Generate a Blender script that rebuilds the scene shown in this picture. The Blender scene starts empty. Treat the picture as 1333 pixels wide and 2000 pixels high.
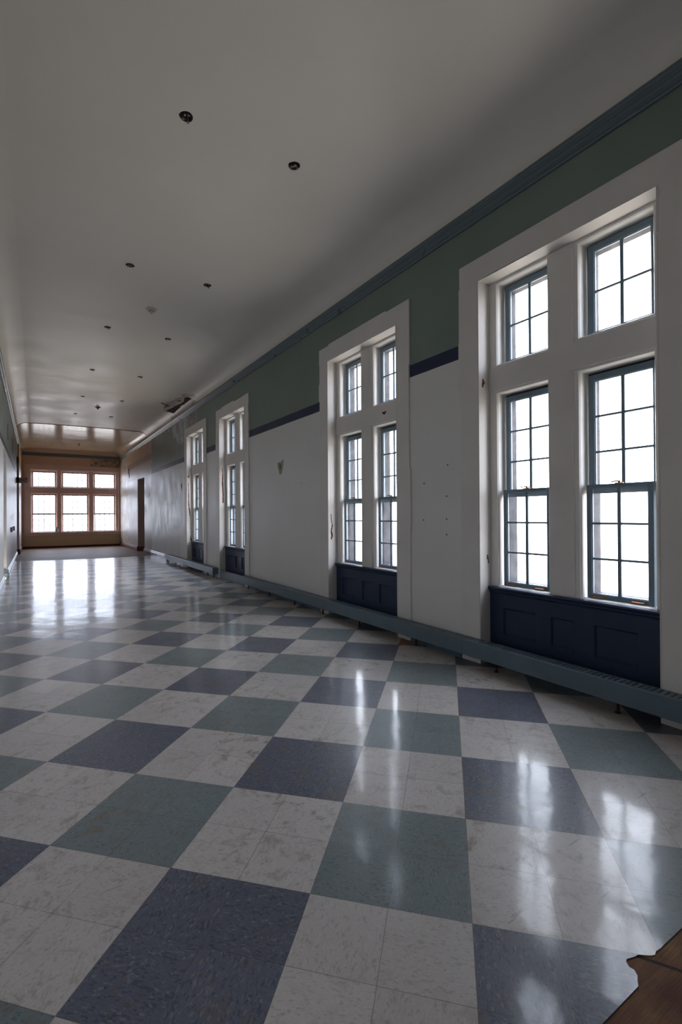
import bpy, bmesh, math, random
from mathutils import Vector, Matrix

random.seed(7)
sc = bpy.context.scene
COL = sc.collection
PI = math.pi

# ------------------------------------------------------------------ camera
F_PX, YAW, PITCH, ROLL = 930.3, 32.02, 0.26, -0.35
CAM_H, SX, SY = 1.477, -16.1, 2.75
yaw, pit, rol = map(math.radians, (YAW, PITCH, ROLL))
fwd = Vector((math.sin(yaw)*math.cos(pit), math.cos(yaw)*math.cos(pit), math.sin(pit)))
rgt = Vector((math.cos(yaw), -math.sin(yaw), 0))
upv = rgt.cross(fwd)
c_, s_ = math.cos(rol), math.sin(rol)
rgt, upv = rgt*c_ + upv*s_, upv*c_ - rgt*s_
cam_data = bpy.data.cameras.new('camera')
cam = bpy.data.objects.new('camera', cam_data)
COL.objects.link(cam)
cam.matrix_world = Matrix(((rgt.x, upv.x, -fwd.x, 0), (rgt.y, upv.y, -fwd.y, 0), (rgt.z, upv.z, -fwd.z, CAM_H), (0, 0, 0, 1)))
cam_data.sensor_fit = 'HORIZONTAL'
cam_data.sensor_width = 36.0
cam_data.lens = F_PX*36.0/1333.0
cam_data.shift_x = -SX/1333.0
cam_data.shift_y = SY/1333.0
cam_data.clip_start = 0.05
sc.camera = cam

# ------------------------------------------------------------------ world and light
SKY = 14.6
world = bpy.data.worlds.new('world')
sc.world = world
world.use_nodes = True
wt = world.node_tree
wt.nodes.clear()
w_out = wt.nodes.new('ShaderNodeOutputWorld')
w_bg = wt.nodes.new('ShaderNodeBackground')
w_tc = wt.nodes.new('ShaderNodeTexCoord')
w_sep = wt.nodes.new('ShaderNodeSeparateXYZ')
w_map = wt.nodes.new('ShaderNodeMapRange')
w_rmp = wt.nodes.new('ShaderNodeValToRGB')
wt.links.new(w_tc.outputs['Generated'], w_sep.inputs[0])
wt.links.new(w_sep.outputs['Z'], w_map.inputs['Value'])
w_map.inputs['From Min'].default_value = -1
w_map.inputs['From Max'].default_value = 1
wt.links.new(w_map.outputs[0], w_rmp.inputs[0])
e = w_rmp.color_ramp.elements
e[0].position = 0.0; e[0].color = (0.42, 0.375, 0.325, 1)
e[1].position = 1.0; e[1].color = (0.86, 0.91, 1.06, 1)
for pos, colr in ((0.47, (0.52, 0.465, 0.42, 1)), (0.505, (0.91, 0.93, 1.02, 1))):
    k = w_rmp.color_ramp.elements.new(pos); k.color = colr
wt.links.new(w_rmp.outputs[0], w_bg.inputs['Color'])
w_bg.inputs['Strength'].default_value = SKY
wt.links.new(w_bg.outputs[0], w_out.inputs[0])
world.cycles.sampling_method = 'MANUAL'
world.cycles.sample_map_resolution = 512

def portal(name, loc, rot, sx, sy):
    l = bpy.data.lights.new(name, 'AREA')
    l.shape = 'RECTANGLE'; l.size = sx; l.size_y = sy
    l.cycles.is_portal = True
    o = bpy.data.objects.new(name, l)
    COL.objects.link(o); o.location = loc; o.rotation_euler = rot

sc.view_settings.view_transform = 'Standard'
sc.view_settings.look = 'None'
sc.view_settings.exposure = 0.0
sc.view_settings.gamma = 1.0
sc.view_settings.use_curve_mapping = False
cy = sc.cycles
cy.max_bounces = 14; cy.diffuse_bounces = 9; cy.glossy_bounces = 6
cy.transparent_max_bounces = 24; cy.transmission_bounces = 4
cy.sample_clamp_indirect = 8.0
cy.caustics_reflective = False; cy.caustics_refractive = False
cy.use_denoising = True
try:
    cy.denoiser = 'OPENIMAGEDENOISE'; cy.denoising_input_passes = 'RGB_ALBEDO_NORMAL'; cy.denoising_prefilter = 'ACCURATE'
except Exception:
    pass

# ------------------------------------------------------------------ dimensions
XR, XL = 3.76, -0.60          # corridor walls
YF, YB = 26.85, -4.6          # far and rear walls
ZC = 4.77                     # flat ceiling
WIN_C = [2.431, 5.31, 10.29, 13.18]   # centres of the four windows in view
WIN_BACK = [-2.55]                    # one more behind the photographer
HALF = 0.804
WALL_OUT = 4.16

# ------------------------------------------------------------------ helpers
class NT:
    """small node-graph helper"""
    def __init__(self, name, rough=0.5, spec=0.5):
        self.m = bpy.data.materials.new(name)
        self.m.use_nodes = True
        self.t = self.m.node_tree
        self.b = self.t.nodes['Principled BSDF']
        self.b.inputs['Roughness'].default_value = rough
        self.b.inputs['Specular IOR Level'].default_value = spec
        self._c = None
    def n(self, kind, **kw):
        nd = self.t.nodes.new(kind)
        for k, v in kw.items(): setattr(nd, k, v)
        return nd
    def put(self, sock, v):
        if isinstance(v, bpy.types.NodeSocket): self.t.links.new(v, sock)
        elif v is not None:
            try: sock.default_value = v
            except Exception: sock.default_value = (*v, 1.0)
    def math(self, op, a, b=None, c=None, clamp=False):
        nd = self.n('ShaderNodeMath', operation=op, use_clamp=clamp)
        self.put(nd.inputs[0], a)
        if b is not None: self.put(nd.inputs[1], b)
        if c is not None: self.put(nd.inputs[2], c)
        return nd.outputs[0]
    def mix(self, f, a, b, mode='MIX'):
        nd = self.n('ShaderNodeMix', data_type='RGBA', blend_type=mode)
        self.put(nd.inputs[0], f); self.put(nd.inputs[6], a); self.put(nd.inputs[7], b)
        return nd.outputs[2]
    def coord(self):
        if self._c is None: self._c = self.n('ShaderNodeTexCoord').outputs['Object']
        return self._c
    def sep(self, v=None):
        nd = self.n('ShaderNodeSeparateXYZ'); self.t.links.new(v or self.coord(), nd.inputs[0]); return nd.outputs
    def comb(self, x, y, z):
        nd = self.n('ShaderNodeCombineXYZ')
        for i, v in enumerate((x, y, z)): self.put(nd.inputs[i], v)
        return nd.outputs[0]
    def noise(self, scale, detail=3, rough=0.55, vec=None, dist=0.0, stretch=None):
        v = vec or self.coord()
        if stretch:
            mp = self.n('ShaderNodeMapping'); self.t.links.new(v, mp.inputs[0]); mp.inputs['Scale'].default_value = stretch; v = mp.outputs[0]
        nd = self.n('ShaderNodeTexNoise'); self.t.links.new(v, nd.inputs['Vector'])
        nd.inputs['Scale'].default_value = scale; nd.inputs['Detail'].default_value = detail
        nd.inputs['Roughness'].default_value = rough; nd.inputs['Distortion'].default_value = dist
        return nd.outputs['Fac']
    def ramp(self, v, a, b, lo=0.0, hi=1.0, smooth=False):
        nd = self.n('ShaderNodeMapRange'); nd.interpolation_type = 'SMOOTHSTEP' if smooth else 'LINEAR'
        self.put(nd.inputs[0], v); nd.inputs[1].default_value = a; nd.inputs[2].default_value = b
        nd.inputs[3].default_value = lo; nd.inputs[4].default_value = hi
        return nd.outputs[0]
    def gt(self, a, b): return self.math('GREATER_THAN', a, b)
    def lt(self, a, b): return self.math('LESS_THAN', a, b)
    def mul(self, a, b): return self.math('MULTIPLY', a, b)
    def add(self, a, b): return self.math('ADD', a, b)
    def base(self, v): self.put(self.b.inputs['Base Color'], v)
    def rough(self, v): self.put(self.b.inputs['Roughness'], v)
    def bump(self, h, strength=0.2, dist=0.01):
        nd = self.n('ShaderNodeBump'); self.put(nd.inputs['Height'], h)
        nd.inputs['Strength'].default_value = strength; nd.inputs['Distance'].default_value = dist
        self.t.links.new(nd.outputs[0], self.b.inputs['Normal'])
        return nd

def paint(name, col, rough=0.45, spec=0.4, var=0.10, scale=5.0, bump=0.05, metal=0.0):
    m = NT(name, rough, spec)
    nz = m.noise(scale, 4)
    dk = tuple(c*(1-var) for c in col); lt = tuple(min(1, c*(1+var)) for c in col)
    m.base(m.mix(m.ramp(nz, 0.3, 0.7), (*dk, 1), (*lt, 1)))
    m.rough(m.ramp(m.noise(scale*2.3, 3), 0.25, 0.75, rough*0.85, min(1, rough*1.15)))
    if bump: m.bump(m.noise(60, 3), bump, 0.004)
    m.b.inputs['Metallic'].default_value = metal
    return m.m

def finish(name, bm, mat, parent=None, smooth=False, recalc=True):
    if recalc: bmesh.ops.recalc_face_normals(bm, faces=bm.faces[:])
    me = bpy.data.meshes.new(name)
    bm.to_mesh(me); bm.free()
    for m in (mat if isinstance(mat, (list, tuple)) else [mat]): me.materials.append(m)
    if smooth:
        for p in me.polygons: p.use_smooth = True
    o = bpy.data.objects.new(name, me)
    COL.objects.link(o)
    if parent is not None: o.parent = parent
    return o

def struct(o): o['kind'] = 'structure'; return o
def tag(o, label, cat, group=None):
    o['label'] = label; o['category'] = cat
    if group: o['group'] = group
    return o
def empty(name, loc=(0, 0, 0)):
    o = bpy.data.objects.new(name, None); COL.objects.link(o); o.location = loc
    o.empty_display_size = 0.1
    return o

def box(bm, x0, x1, y0, y1, z0, z1, bev=0.0, T=None, mi=0):
    ps = [(x, y, z) for z in (z0, z1) for y in (y0, y1) for x in (x0, x1)]
    vs = [bm.verts.new(T(*p) if T else p) for p in ps]
    fs = [bm.faces.new([vs[i] for i in q]) for q in ((0, 2, 3, 1), (4, 5, 7, 6), (0, 1, 5, 4), (2, 6, 7, 3), (0, 4, 6, 2), (1, 3, 7, 5))]
    for f in fs: f.material_index = mi
    if bev:
        es = list({e for f in fs for e in f.edges})
        bmesh.ops.bevel(bm, geom=es, offset=bev, segments=1, affect='EDGES', clamp_overlap=True)

def rect_rings(bm, u0, u1, v0, v1, prof, T):
    """loft of rectangles: prof = [(inset, depth)...]"""
    loops = []
    for ins, w in prof:
        pts = [(u0+ins, v0+ins), (u1-ins, v0+ins), (u1-ins, v1-ins), (u0+ins, v1-ins)]
        loops.append([bm.verts.new(T(u, v, w)) for u, v in pts])
    for a, b in zip(loops, loops[1:]):
        for i in range(4):
            j = (i+1) % 4
            bm.faces.new((a[i], a[j], b[j], b[i]))

def prism(bm, pts, T0, T1):
    """closed prism from 2D points; T0/T1 map a point to the two caps"""
    a = [bm.verts.new(T0(*p)) for p in pts]; b = [bm.verts.new(T1(*p)) for p in pts]
    bm.faces.new(a); bm.faces.new(b[::-1])
    n = len(pts)
    for i in range(n): bm.faces.new((a[i], b[i], b[(i+1) % n], a[(i+1) % n]))

def tube(bm, p0, p1, r, seg=10, r1=None):
    p0, p1 = Vector(p0), Vector(p1); r1 = r if r1 is None else r1
    d = (p1-p0).normalized(); a = d.orthogonal().normalized(); b = d.cross(a)
    A, B = [], []
    for i in range(seg):
        t = 2*PI*i/seg; o = a*math.cos(t)+b*math.sin(t)
        A.append(bm.verts.new(p0+o*r)); B.append(bm.verts.new(p1+o*r1))
    for i in range(seg):
        j = (i+1) % seg; bm.faces.new((A[i], A[j], B[j], B[i]))
    bm.faces.new(A[::-1]); bm.faces.new(B)

def path_tube(bm, pts, r, seg=6):
    for a, b in zip(pts, pts[1:]): tube(bm, a, b, r, seg)

def lathe(bm, prof, cx, cy, seg=28, flip=False):
    """prof = [(r, z)...]"""
    rings = []
    for r, z in prof:
        if r < 1e-5: rings.append([bm.verts.new((cx, cy, z))])
        else: rings.append([bm.verts.new((cx+r*math.cos(2*PI*i/seg), cy+r*math.sin(2*PI*i/seg), z)) for i in range(seg)])
    for a, b in zip(rings, rings[1:]):
        for i in range(seg):
            j = (i+1) % seg
            if len(a) == 1 and len(b) == 1: continue
            if len(a) == 1: bm.faces.new((a[0], b[i], b[j]))
            elif len(b) == 1: bm.faces.new((a[i], a[j], b[0]))
            else: bm.faces.new((a[i], a[j], b[j], b[i]))

def extrude_profile(bm, prof, P, s0, s1, cap=True):
    """prof=[(d,z)...] closed polygon swept from s0 to s1, P(d,s,z)->xyz"""
    a = [bm.verts.new(P(d, s0, z)) for d, z in prof]; b = [bm.verts.new(P(d, s1, z)) for d, z in prof]
    n = len(prof)
    for i in range(n): bm.faces.new((a[i], a[(i+1) % n], b[(i+1) % n], b[i]))
    if cap: bm.faces.new(a[::-1]); bm.faces.new(b)

# ------------------------------------------------------------------ materials
def wall_material(side):
    """painted plaster: white dado, navy line, green frieze; beige scheme past Y=19"""
    m = NT('wall_paint_'+side, 0.42, 0.28)
    x, y, z = m.sep()
    wob = m.mul(m.math('SUBTRACT', m.noise(1.3, 2), 0.5), 0.012)
    zz = m.add(z, wob)
    fine = m.noise(9, 5, 0.6)
    soft = m.noise(1.1, 3)
    white = m.mix(m.ramp(soft, 0.3, 0.7), (0.69, 0.68, 0.67, 1), (0.74, 0.725, 0.71, 1))
    green = m.mix(m.ramp(soft, 0.3, 0.7), (0.185, 0.235, 0.208, 1), (0.21, 0.262, 0.233, 1))
    navy = (0.026, 0.036, 0.075, 1)
    near = m.mix(m.gt(zz, 3.10), white, navy)
    near = m.mix(m.gt(zz, 3.242), near, green)
    # beige far zone
    b_lo = m.mix(m.ramp(soft, 0.3, 0.7), (0.50, 0.45, 0.42, 1), (0.56, 0.50, 0.47, 1))
    b_mid = (0.44, 0.32, 0.25, 1)
    b_band = (0.31, 0.20, 0.145, 1)
    b_top = (0.60, 0.41, 0.27, 1)
    far = m.mix(m.gt(zz, 3.10), b_lo, b_mid)
    far = m.mix(m.gt(zz, 3.66), far, b_band)
    far = m.mix(m.gt(zz, 3.91), far, b_top)
    isfar = m.gt(y, 18.99 if side == 'right' else 22.4)
    col = m.mix(isfar, near, far)
    # peeling plaster of the far corner
    if side == 'right':
        edge = m.add(24.35, m.mul(m.math('SUBTRACT', m.noise(1.6, 5, 0.65), 0.5), 2.2))
        peel = m.gt(m.add(y, m.mul(z, -0.22)), m.math('SUBTRACT', edge, 0.55))
        peelc = m.mix(m.ramp(m.noise(3.4, 6, 0.7), 0.42, 0.56), (0.42, 0.33, 0.24, 1), (0.60, 0.55, 0.50, 1))
        col = m.mix(m.mul(peel, isfar), col, peelc)
        # damp damage between windows three and the far door, under the cornice
        dn = m.mul(m.math('SUBTRACT', m.noise(1.8, 5, 0.62, stretch=(1, 1, 0.5)), 0.5), 1.7)
        dy = m.math('DIVIDE', m.math('ABSOLUTE', m.math('SUBTRACT', y, 14.72)), 1.45)
        dz = m.math('DIVIDE', m.math('SUBTRACT', 4.6, z), 0.95)
        rad = m.add(m.math('SQRT', m.add(m.mul(dy, dy), m.mul(dz, dz))), dn)
        dmg = m.mul(m.lt(rad, 1.0), m.gt(z, 3.4))
        dcol = m.mix(m.ramp(m.noise(2.6, 6, 0.7, stretch=(1, 1, 0.6)), 0.40, 0.50), (0.30, 0.17, 0.15, 1), (0.50, 0.53, 0.56, 1))
        dcol = m.mix(m.ramp(m.noise(6.5, 6, 0.7, stretch=(1, 1, 0.5)), 0.52, 0.58), dcol, (0.19, 0.245, 0.225, 1))
        dcol = m.mix(m.mul(m.lt(y, 14.0), m.ramp(m.noise(4, 3), 0.4, 0.5)), dcol, (0.34, 0.25, 0.22, 1))
        col = m.mix(dmg, col, dcol)
        # scuffed grey-blue smear low on the wall past window four
        sy_ = m.math('DIVIDE', m.math('SUBTRACT', y, 15.6), 0.95)
        sz_ = m.math('DIVIDE', m.math('SUBTRACT', z, 1.26), 0.19)
        sr = m.add(m.add(m.mul(sy_, sy_), m.mul(sz_, sz_)), m.mul(m.math('SUBTRACT', m.noise(4, 5, 0.7), 0.5), 3.0))
        col = m.mix(m.mul(m.lt(sr, 1.0), 0.55), col, (0.27, 0.33, 0.36, 1))
        # fine vertical drip streaks on the damp stretch
        st = m.noise(7.0, 4, 0.6, stretch=(1, 1, 0.07))
        dr = m.mul(m.ramp(y, 14.2, 15.0), m.add(m.mul(m.ramp(st, 0.5, 0.72), 0.16), 0.14))
        col = m.mix(dr, col, (0.30, 0.24, 0.18, 1))
    col = m.mix(m.mul(m.ramp(fine, 0.62, 0.80), 0.10), col, (0.20, 0.19, 0.18, 1))
    m.base(col)
    m.rough(m.ramp(m.noise(2.2, 3), 0.3, 0.7, 0.36, 0.50))
    h = m.add(m.mul(m.noise(2.4, 3, stretch=(1, 1, 0.12)), 1.0), m.mul(m.noise(26, 4, 0.6), 0.10))
    if side == 'right':
        h = m.math('SUBTRACT', h, m.mul(m.add(m.mul(peel, isfar), dmg), 0.5))
    m.bump(h, 0.35, 0.012)
    return m.m

M = {}
M['wall_r'] = wall_material('right')
M['wall_l'] = wall_material('left')
M['white'] = paint('white_gloss_paint', (0.74, 0.72, 0.69), 0.38, 0.45, 0.05, 2.5, 0.10)
M['casing'] = paint('white_casing_paint', (0.70, 0.67, 0.645), 0.50, 0.35, 0.05, 2.0, 0.15)
M['cornice'] = paint('slate_blue_cornice_paint', (0.110, 0.150, 0.175), 0.30, 0.5, 0.04, 2, 0)
M['sash'] = paint('slate_blue_sash_paint', (0.135, 0.195, 0.245), 0.33, 0.5, 0.10, 6, 0.10)
M['navy'] = paint('navy_gloss_paint', (0.017, 0.031, 0.070), 0.42, 0.35, 0.12, 4, 0.10)
M['heater'] = paint('blue_grey_enamel', (0.110, 0.158, 0.195), 0.36, 0.45, 0.08, 5, 0.04)
M['base_blue'] = paint('blue_skirting_paint', (0.075, 0.115, 0.145), 0.30, 0.5, 0.12, 5, 0.06)
M['base_red'] = paint('oxblood_skirting_paint', (0.15, 0.055, 0.045), 0.6, 0.3, 0.18, 6, 0.06)
M['dark'] = paint('dark_storm_frame', (0.018, 0.018, 0.024), 0.7, 0.2, 0.3, 8, 0.1)
M['leg'] = paint('rusty_red_pipe', (0.055, 0.018, 0.012), 0.55, 0.4, 0.35, 30, 0.15)
M['copper'] = paint('worn_copper', (0.42, 0.17, 0.07), 0.36, 0.5, 0.3, 60, 0.1, 0.75)
M['steel'] = paint('dull_steel', (0.30, 0.30, 0.30), 0.35, 0.5, 0.15, 20, 0.05, 0.9)
M['black'] = paint('sooty_black', (0.018, 0.015, 0.013), 0.7, 0.3, 0.4, 40, 0.2)
M['can'] = paint('tarnished_box', (0.17, 0.125, 0.105), 0.6, 0.4, 0.4, 40, 0.2)
M['redwire'] = paint('red_wire', (0.20, 0.02, 0.02), 0.5)
M['plastic'] = paint('cream_plastic', (0.52, 0.50, 0.45), 0.35, 0.5, 0.04, 10, 0)
M['far_white'] = paint('pink_cream_gloss', (0.66, 0.50, 0.44), 0.36, 0.45, 0.06, 3, 0.08)
M['far_sash'] = paint('pale_sash_paint', (0.46, 0.36, 0.32), 0.4, 0.4, 0.1, 6, 0.05)
M['slit'] = paint('dull_green_plate', (0.085, 0.125, 0.105), 0.5, 0.4, 0.1, 6, 0.05)
M['sign_face'] = paint('grey_sign_face', (0.62, 0.58, 0.56), 0.4, 0.4, 0.05, 6, 0)
M['sign_red'] = paint('exit_red', (0.26, 0.012, 0.02), 0.4, 0.4, 0.05, 6, 0)
M['lath'] = paint('brown_lath', (0.085, 0.045, 0.030), 0.9, 0.1, 0.45, 9, 0.4)
M['rubble'] = paint('torn_plaster', (0.23, 0.15, 0.12), 0.9, 0.1, 0.35, 14, 0.5)
M['rust'] = paint('bare_brown_wood', (0.085, 0.020, 0.010), 0.7, 0.3, 0.5, 50, 0.5)
M['jug'] = paint('grey_white_plastic', (0.50, 0.52, 0.52), 0.4, 0.4, 0.05, 10, 0)
M['tan'] = paint('bare_tan_plaster', (0.36, 0.33, 0.26), 0.8, 0.2, 0.1, 30, 0.2)
M['plug'] = paint('ochre_plug', (0.22, 0.13, 0.045), 0.7, 0.2, 0.3, 90, 0.1)
M['grime'] = paint('grimy_wood', (0.20, 0.10, 0.045), 0.6, 0.3, 0.4, 18, 0.3)

# glass: thin pane, mostly clear with a little reflection and dust; the end window has a tint added to dim its light
def glass(name, tint, d0, d1):
    g = NT(name)
    g.t.nodes.remove(g.b)
    out = [n for n in g.t.nodes if n.type == 'OUTPUT_MATERIAL'][0]
    tr = g.n('ShaderNodeBsdfTransparent'); tr.inputs[0].default_value = tint
    gl = g.n('ShaderNodeBsdfGlossy'); gl.inputs['Roughness'].default_value = 0.03
    di = g.n('ShaderNodeBsdfTranslucent'); di.inputs[0].default_value = (0.8, 0.82, 0.85, 1)
    lw = g.n('ShaderNodeLayerWeight'); lw.inputs['Blend'].default_value = 0.5
    fr_v = g.add(0.03, g.mul(g.math('POWER', lw.outputs['Facing'], 5.0), 0.9))
    m1 = g.n('ShaderNodeMixShader'); m2 = g.n('ShaderNodeMixShader')
    dust = g.ramp(g.noise(9, 6, 0.7), 0.35, 0.8, d0, d1)
    g.t.links.new(dust, m1.inputs[0]); g.t.links.new(tr.outputs[0], m1.inputs[1]); g.t.links.new(di.outputs[0], m1.inputs[2])
    g.t.links.new(fr_v, m2.inputs[0]); g.t.links.new(m1.outputs[0], m2.inputs[1]); g.t.links.new(gl.outputs[0], m2.inputs[2])
    g.t.links.new(m2.outputs[0], out.inputs[0])
    return g.m
M['glass'] = glass('window_glass', (0.93, 0.95, 0.96, 1), 0.004, 0.030)
M['glass_dimmed'] = glass('dimmed_glass', (0.74, 0.77, 0.81, 1), 0.03, 0.10)

# ---- ceiling paint
def ceiling_material(name, col_a, col_b, rough, damage):
    m = NT(name, rough, 0.45)
    x, y, z = m.sep()
    s1 = m.noise(0.8, 3)
    col = m.mix(m.ramp(s1, 0.3, 0.7), col_a, col_b)
    col = m.mix(m.ramp(y, 10.0, 19.0), col, (0.66, 0.53, 0.41, 1)) if damage else col  # warm light bounced around the far end, painted into the ceiling colour
    if damage:
        dx = m.math('DIVIDE', m.math('SUBTRACT', x, 3.60), 0.34)
        dy = m.math('DIVIDE', m.math('SUBTRACT', y, 14.15), 1.30)
        n = m.mul(m.math('SUBTRACT', m.noise(2.6, 6, 0.65), 0.5), 1.5)
        r = m.add(m.math('SQRT', m.add(m.mul(dx, dx), m.mul(dy, dy))), n)
        d = m.lt(r, 1.0)
        lines = m.ramp(m.noise(5, 5, 0.7, stretch=(1, 1, 1)), 0.54, 0.60)
        dc = m.mix(lines, (0.40, 0.36, 0.34, 1), (0.30, 0.20, 0.18, 1))
        col = m.mix(d, col, dc)
    m.base(col)
    m.rough(m.ramp(m.noise(1.2, 3), 0.3, 0.7, rough*0.85, rough*1.2))
    h = m.add(m.noise(1.6, 3, stretch=(0.35, 1.6, 1)), m.mul(m.noise(14, 4), 0.06))
    if damage: h = m.math('SUBTRACT', h, m.mul(d, 0.6))
    m.bump(h, 0.45, 0.02)
    return m.m
M['ceil'] = ceiling_material('ceiling_paint', (0.72, 0.685, 0.635, 1), (0.765, 0.73, 0.68, 1), 0.36, True)
M['ceil_far'] = ceiling_material('ceiling_gloss_cream', (0.50, 0.375, 0.25, 1), (0.56, 0.43, 0.30, 1), 0.17, False)

# ---- far wall: beige with brownish peeling at its right top
m = NT('beige_end_wall', 0.4, 0.4)
x, y, z = m.sep()
col = m.mix(m.gt(z, 0.60), (0.58, 0.45, 0.29, 1), (0.62, 0.44, 0.31, 1))
pn = m.mul(m.math('SUBTRACT', m.noise(2.4, 6, 0.7), 0.5), 1.3)
pk = m.mul(m.gt(m.add(x, pn), 2.55), m.gt(z, 3.95))
pc = m.mix(m.ramp(m.noise(7, 6, 0.7), 0.42, 0.58), (0.24, 0.16, 0.09, 1), (0.50, 0.42, 0.33, 1))
m.base(m.mix(pk, col, pc)); m.bump(m.add(m.noise(3, 4), m.mul(pk, -0.5)), 0.35, 0.02)
M['wall_far'] = m.m

# ---- vinyl composition tile floor
TS = 0.6096
GA = math.radians(45.40)
GX, GY = 0.480, 2.070
def floor_material():
    m = NT('vinyl_tile_floor', 0.2, 0.18)
    x, y, z = m.sep()
    dx = m.math('SUBTRACT', x, GX); dy = m.math('SUBTRACT', y, GY)
    cg, sg = math.cos(GA)/TS, math.sin(GA)/TS
    i = m.math('SUBTRACT', m.mul(dx, cg), m.mul(dy, sg))
    j = m.add(m.mul(dx, sg), m.mul(dy, cg))
    ci = m.math('FLOOR', i); cj = m.math('FLOOR', j)
    par = m.math('FLOORED_MODULO', m.add(ci, cj), 2.0)      # 1 = coloured
    odd = m.math('FLOORED_MODULO', ci, 2.0)                 # 1 = green
    ti = m.math('FLOOR', m.mul(i, 2)); tj = m.math('FLOOR', m.mul(j, 2))
    tid = m.comb(ti, tj, 0.0)
    wn = m.n('ShaderNodeTexWhiteNoise'); wn.noise_dimensions = '3D'; m.t.links.new(tid, wn.inputs['Vector'])
    rnd = wn.outputs['Value']; rcol = wn.outputs['Color']
    # chip directions follow each tile's quarter turn
    q = m.math('FLOORED_MODULO', m.add(ti, tj), 2.0)
    ua = m.mix(q, m.comb(m.mul(i, 1.0), m.mul(j, 2.2), rnd), m.comb(m.mul(i, 2.2), m.mul(j, 1.0), rnd))
    off = m.n('ShaderNodeVectorMath', operation='MULTIPLY_ADD')
    m.t.links.new(rcol, off.inputs[0]); off.inputs[1].default_value = (9, 9, 9); m.t.links.new(ua, off.inputs[2])
    uv = off.outputs[0]
    # wobble and chips
    nzv = m.n('ShaderNodeTexNoise'); m.t.links.new(uv, nzv.inputs['Vector']); nzv.inputs['Scale'].default_value = 18
    wob = m.n('ShaderNodeVectorMath', operation='MULTIPLY_ADD'); m.t.links.new(nzv.outputs['Color'], wob.inputs[0]); wob.inputs[1].default_value = (0.05, 0.05, 0.05); m.t.links.new(uv, wob.inputs[2])
    vo = m.n('ShaderNodeTexVoronoi'); m.t.links.new(wob.outputs[0], vo.inputs['Vector']); vo.inputs['Scale'].default_value = 46
    vs = m.n('ShaderNodeSeparateColor'); m.t.links.new(vo.outputs['Color'], vs.inputs[0])
    c1, c2 = vs.outputs[0], vs.outputs[1]
    vo2 = m.n('ShaderNodeTexVoronoi'); m.t.links.new(wob.outputs[0], vo2.inputs['Vector']); vo2.inputs['Scale'].default_value = 95
    vs2 = m.n('ShaderNodeSeparateColor'); m.t.links.new(vo2.outputs['Color'], vs2.inputs[0])
    d1 = vs2.outputs[0]
    cloud = m.noise(2.5, 4)
    W = m.mix(m.ramp(d1, 0, 1), (0.43, 0.40, 0.378, 1), (0.49, 0.458, 0.435, 1))
    W = m.mix(m.mul(m.gt(c1, 0.90), 0.30), W, (0.22, 0.17, 0.14, 1))
    W = m.mix(m.mul(m.gt(c2, 0.92), 0.22), W, (0.30, 0.31, 0.30, 1))
    B = m.mix(m.ramp(d1, 0, 1), (0.082, 0.092, 0.124, 1), (0.118, 0.130, 0.168, 1))
    B = m.mix(m.mul(m.gt(c1, 0.86), 0.55), B, (0.036, 0.046, 0.083, 1))
    B = m.mix(m.mul(m.gt(c2, 0.92), 0.60), B, (0.20, 0.20, 0.205, 1))
    G = m.mix(m.ramp(d1, 0, 1), (0.140, 0.172, 0.180, 1), (0.172, 0.205, 0.212, 1))
    G = m.mix(m.mul(m.gt(c1, 0.90), 0.6), G, (0.082, 0.112, 0.125, 1))
    G = m.mix(m.mul(m.gt(c2, 0.94), 0.45), G, (0.24, 0.245, 0.235, 1))
    col = m.mix(par, W, m.mix(odd, B, G))
    # per-tile tone shift
    tone = m.ramp(rnd, 0, 1, 0.94, 1.06)
    tv = m.n('ShaderNodeVectorMath', operation='SCALE'); m.t.links.new(col, tv.inputs[0]); m.t.links.new(tone, tv.inputs['Scale'])
    col = tv.outputs[0]
    # ground-in dirt
    dn = m.noise(10.5, 9, 0.74, dist=0.6); dn2 = m.noise(1.1, 3)
    dirt = m.mul(m.ramp(dn, 0.515, 0.62), m.ramp(dn2, 0.34, 0.62))
    col = m.mix(m.mul(dirt, 0.62), col, (0.155, 0.105, 0.070, 1))
    # sparse scratches
    for k, (sc_, rot, lo) in enumerate(((3.1, 0.5, 0.725), (2.3, 1.9, 0.735), (4.3, 2.7, 0.745), (6.5, 1.1, 0.735), (8.0, 2.3, 0.735))):
        mp = m.n('ShaderNodeMapping'); m.t.links.new(m.coord(), mp.inputs[0]); mp.inputs['Rotation'].default_value = (0, 0, rot); mp.inputs['Scale'].default_value = (0.8, 11, 1); mp.inputs['Location'].default_value = (k*3.1, k*1.7, 0)
        ns = m.n('ShaderNodeTexNoise'); m.t.links.new(mp.outputs[0], ns.inputs['Vector']); ns.inputs['Scale'].default_value = sc_*1.3; ns.inputs['Detail'].default_value = 2
        scr = m.ramp(ns.outputs['Fac'], lo, lo+0.02)
        col = m.mix(m.mul(scr, 0.45), col, (0.10, 0.075, 0.06, 1))
    # seams
    def edge(v, mult):
        f = m.math('FRACT', m.mul(v, mult)); return m.math('MINIMUM', f, m.math('SUBTRACT', 1.0, f))
    sn = m.ramp(m.noise(2.0, 2), 0.3, 0.7, 0.25, 0.85)
    seam = m.math('MINIMUM', edge(i, 2), edge(j, 2))
    sm = m.lt(seam, 0.0042)
    big = m.lt(m.math('MINIMUM', edge(i, 1), edge(j, 1)), 0.0024)
    col = m.mix(m.mul(m.math('MAXIMUM', sm, big), sn), col, (0.07, 0.05, 0.042, 1))
    m.base(col)
    # waxed, worn sheen; every tile lies at its own slight tilt
    wear = m.noise(3.0, 5, 0.6)
    m.rough(m.ramp(wear, 0.3, 0.75, 0.30, 0.42))
    m.b.inputs['Coat Weight'].default_value = 0.44
    m.b.inputs['Coat IOR'].default_value = 1.5
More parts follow.
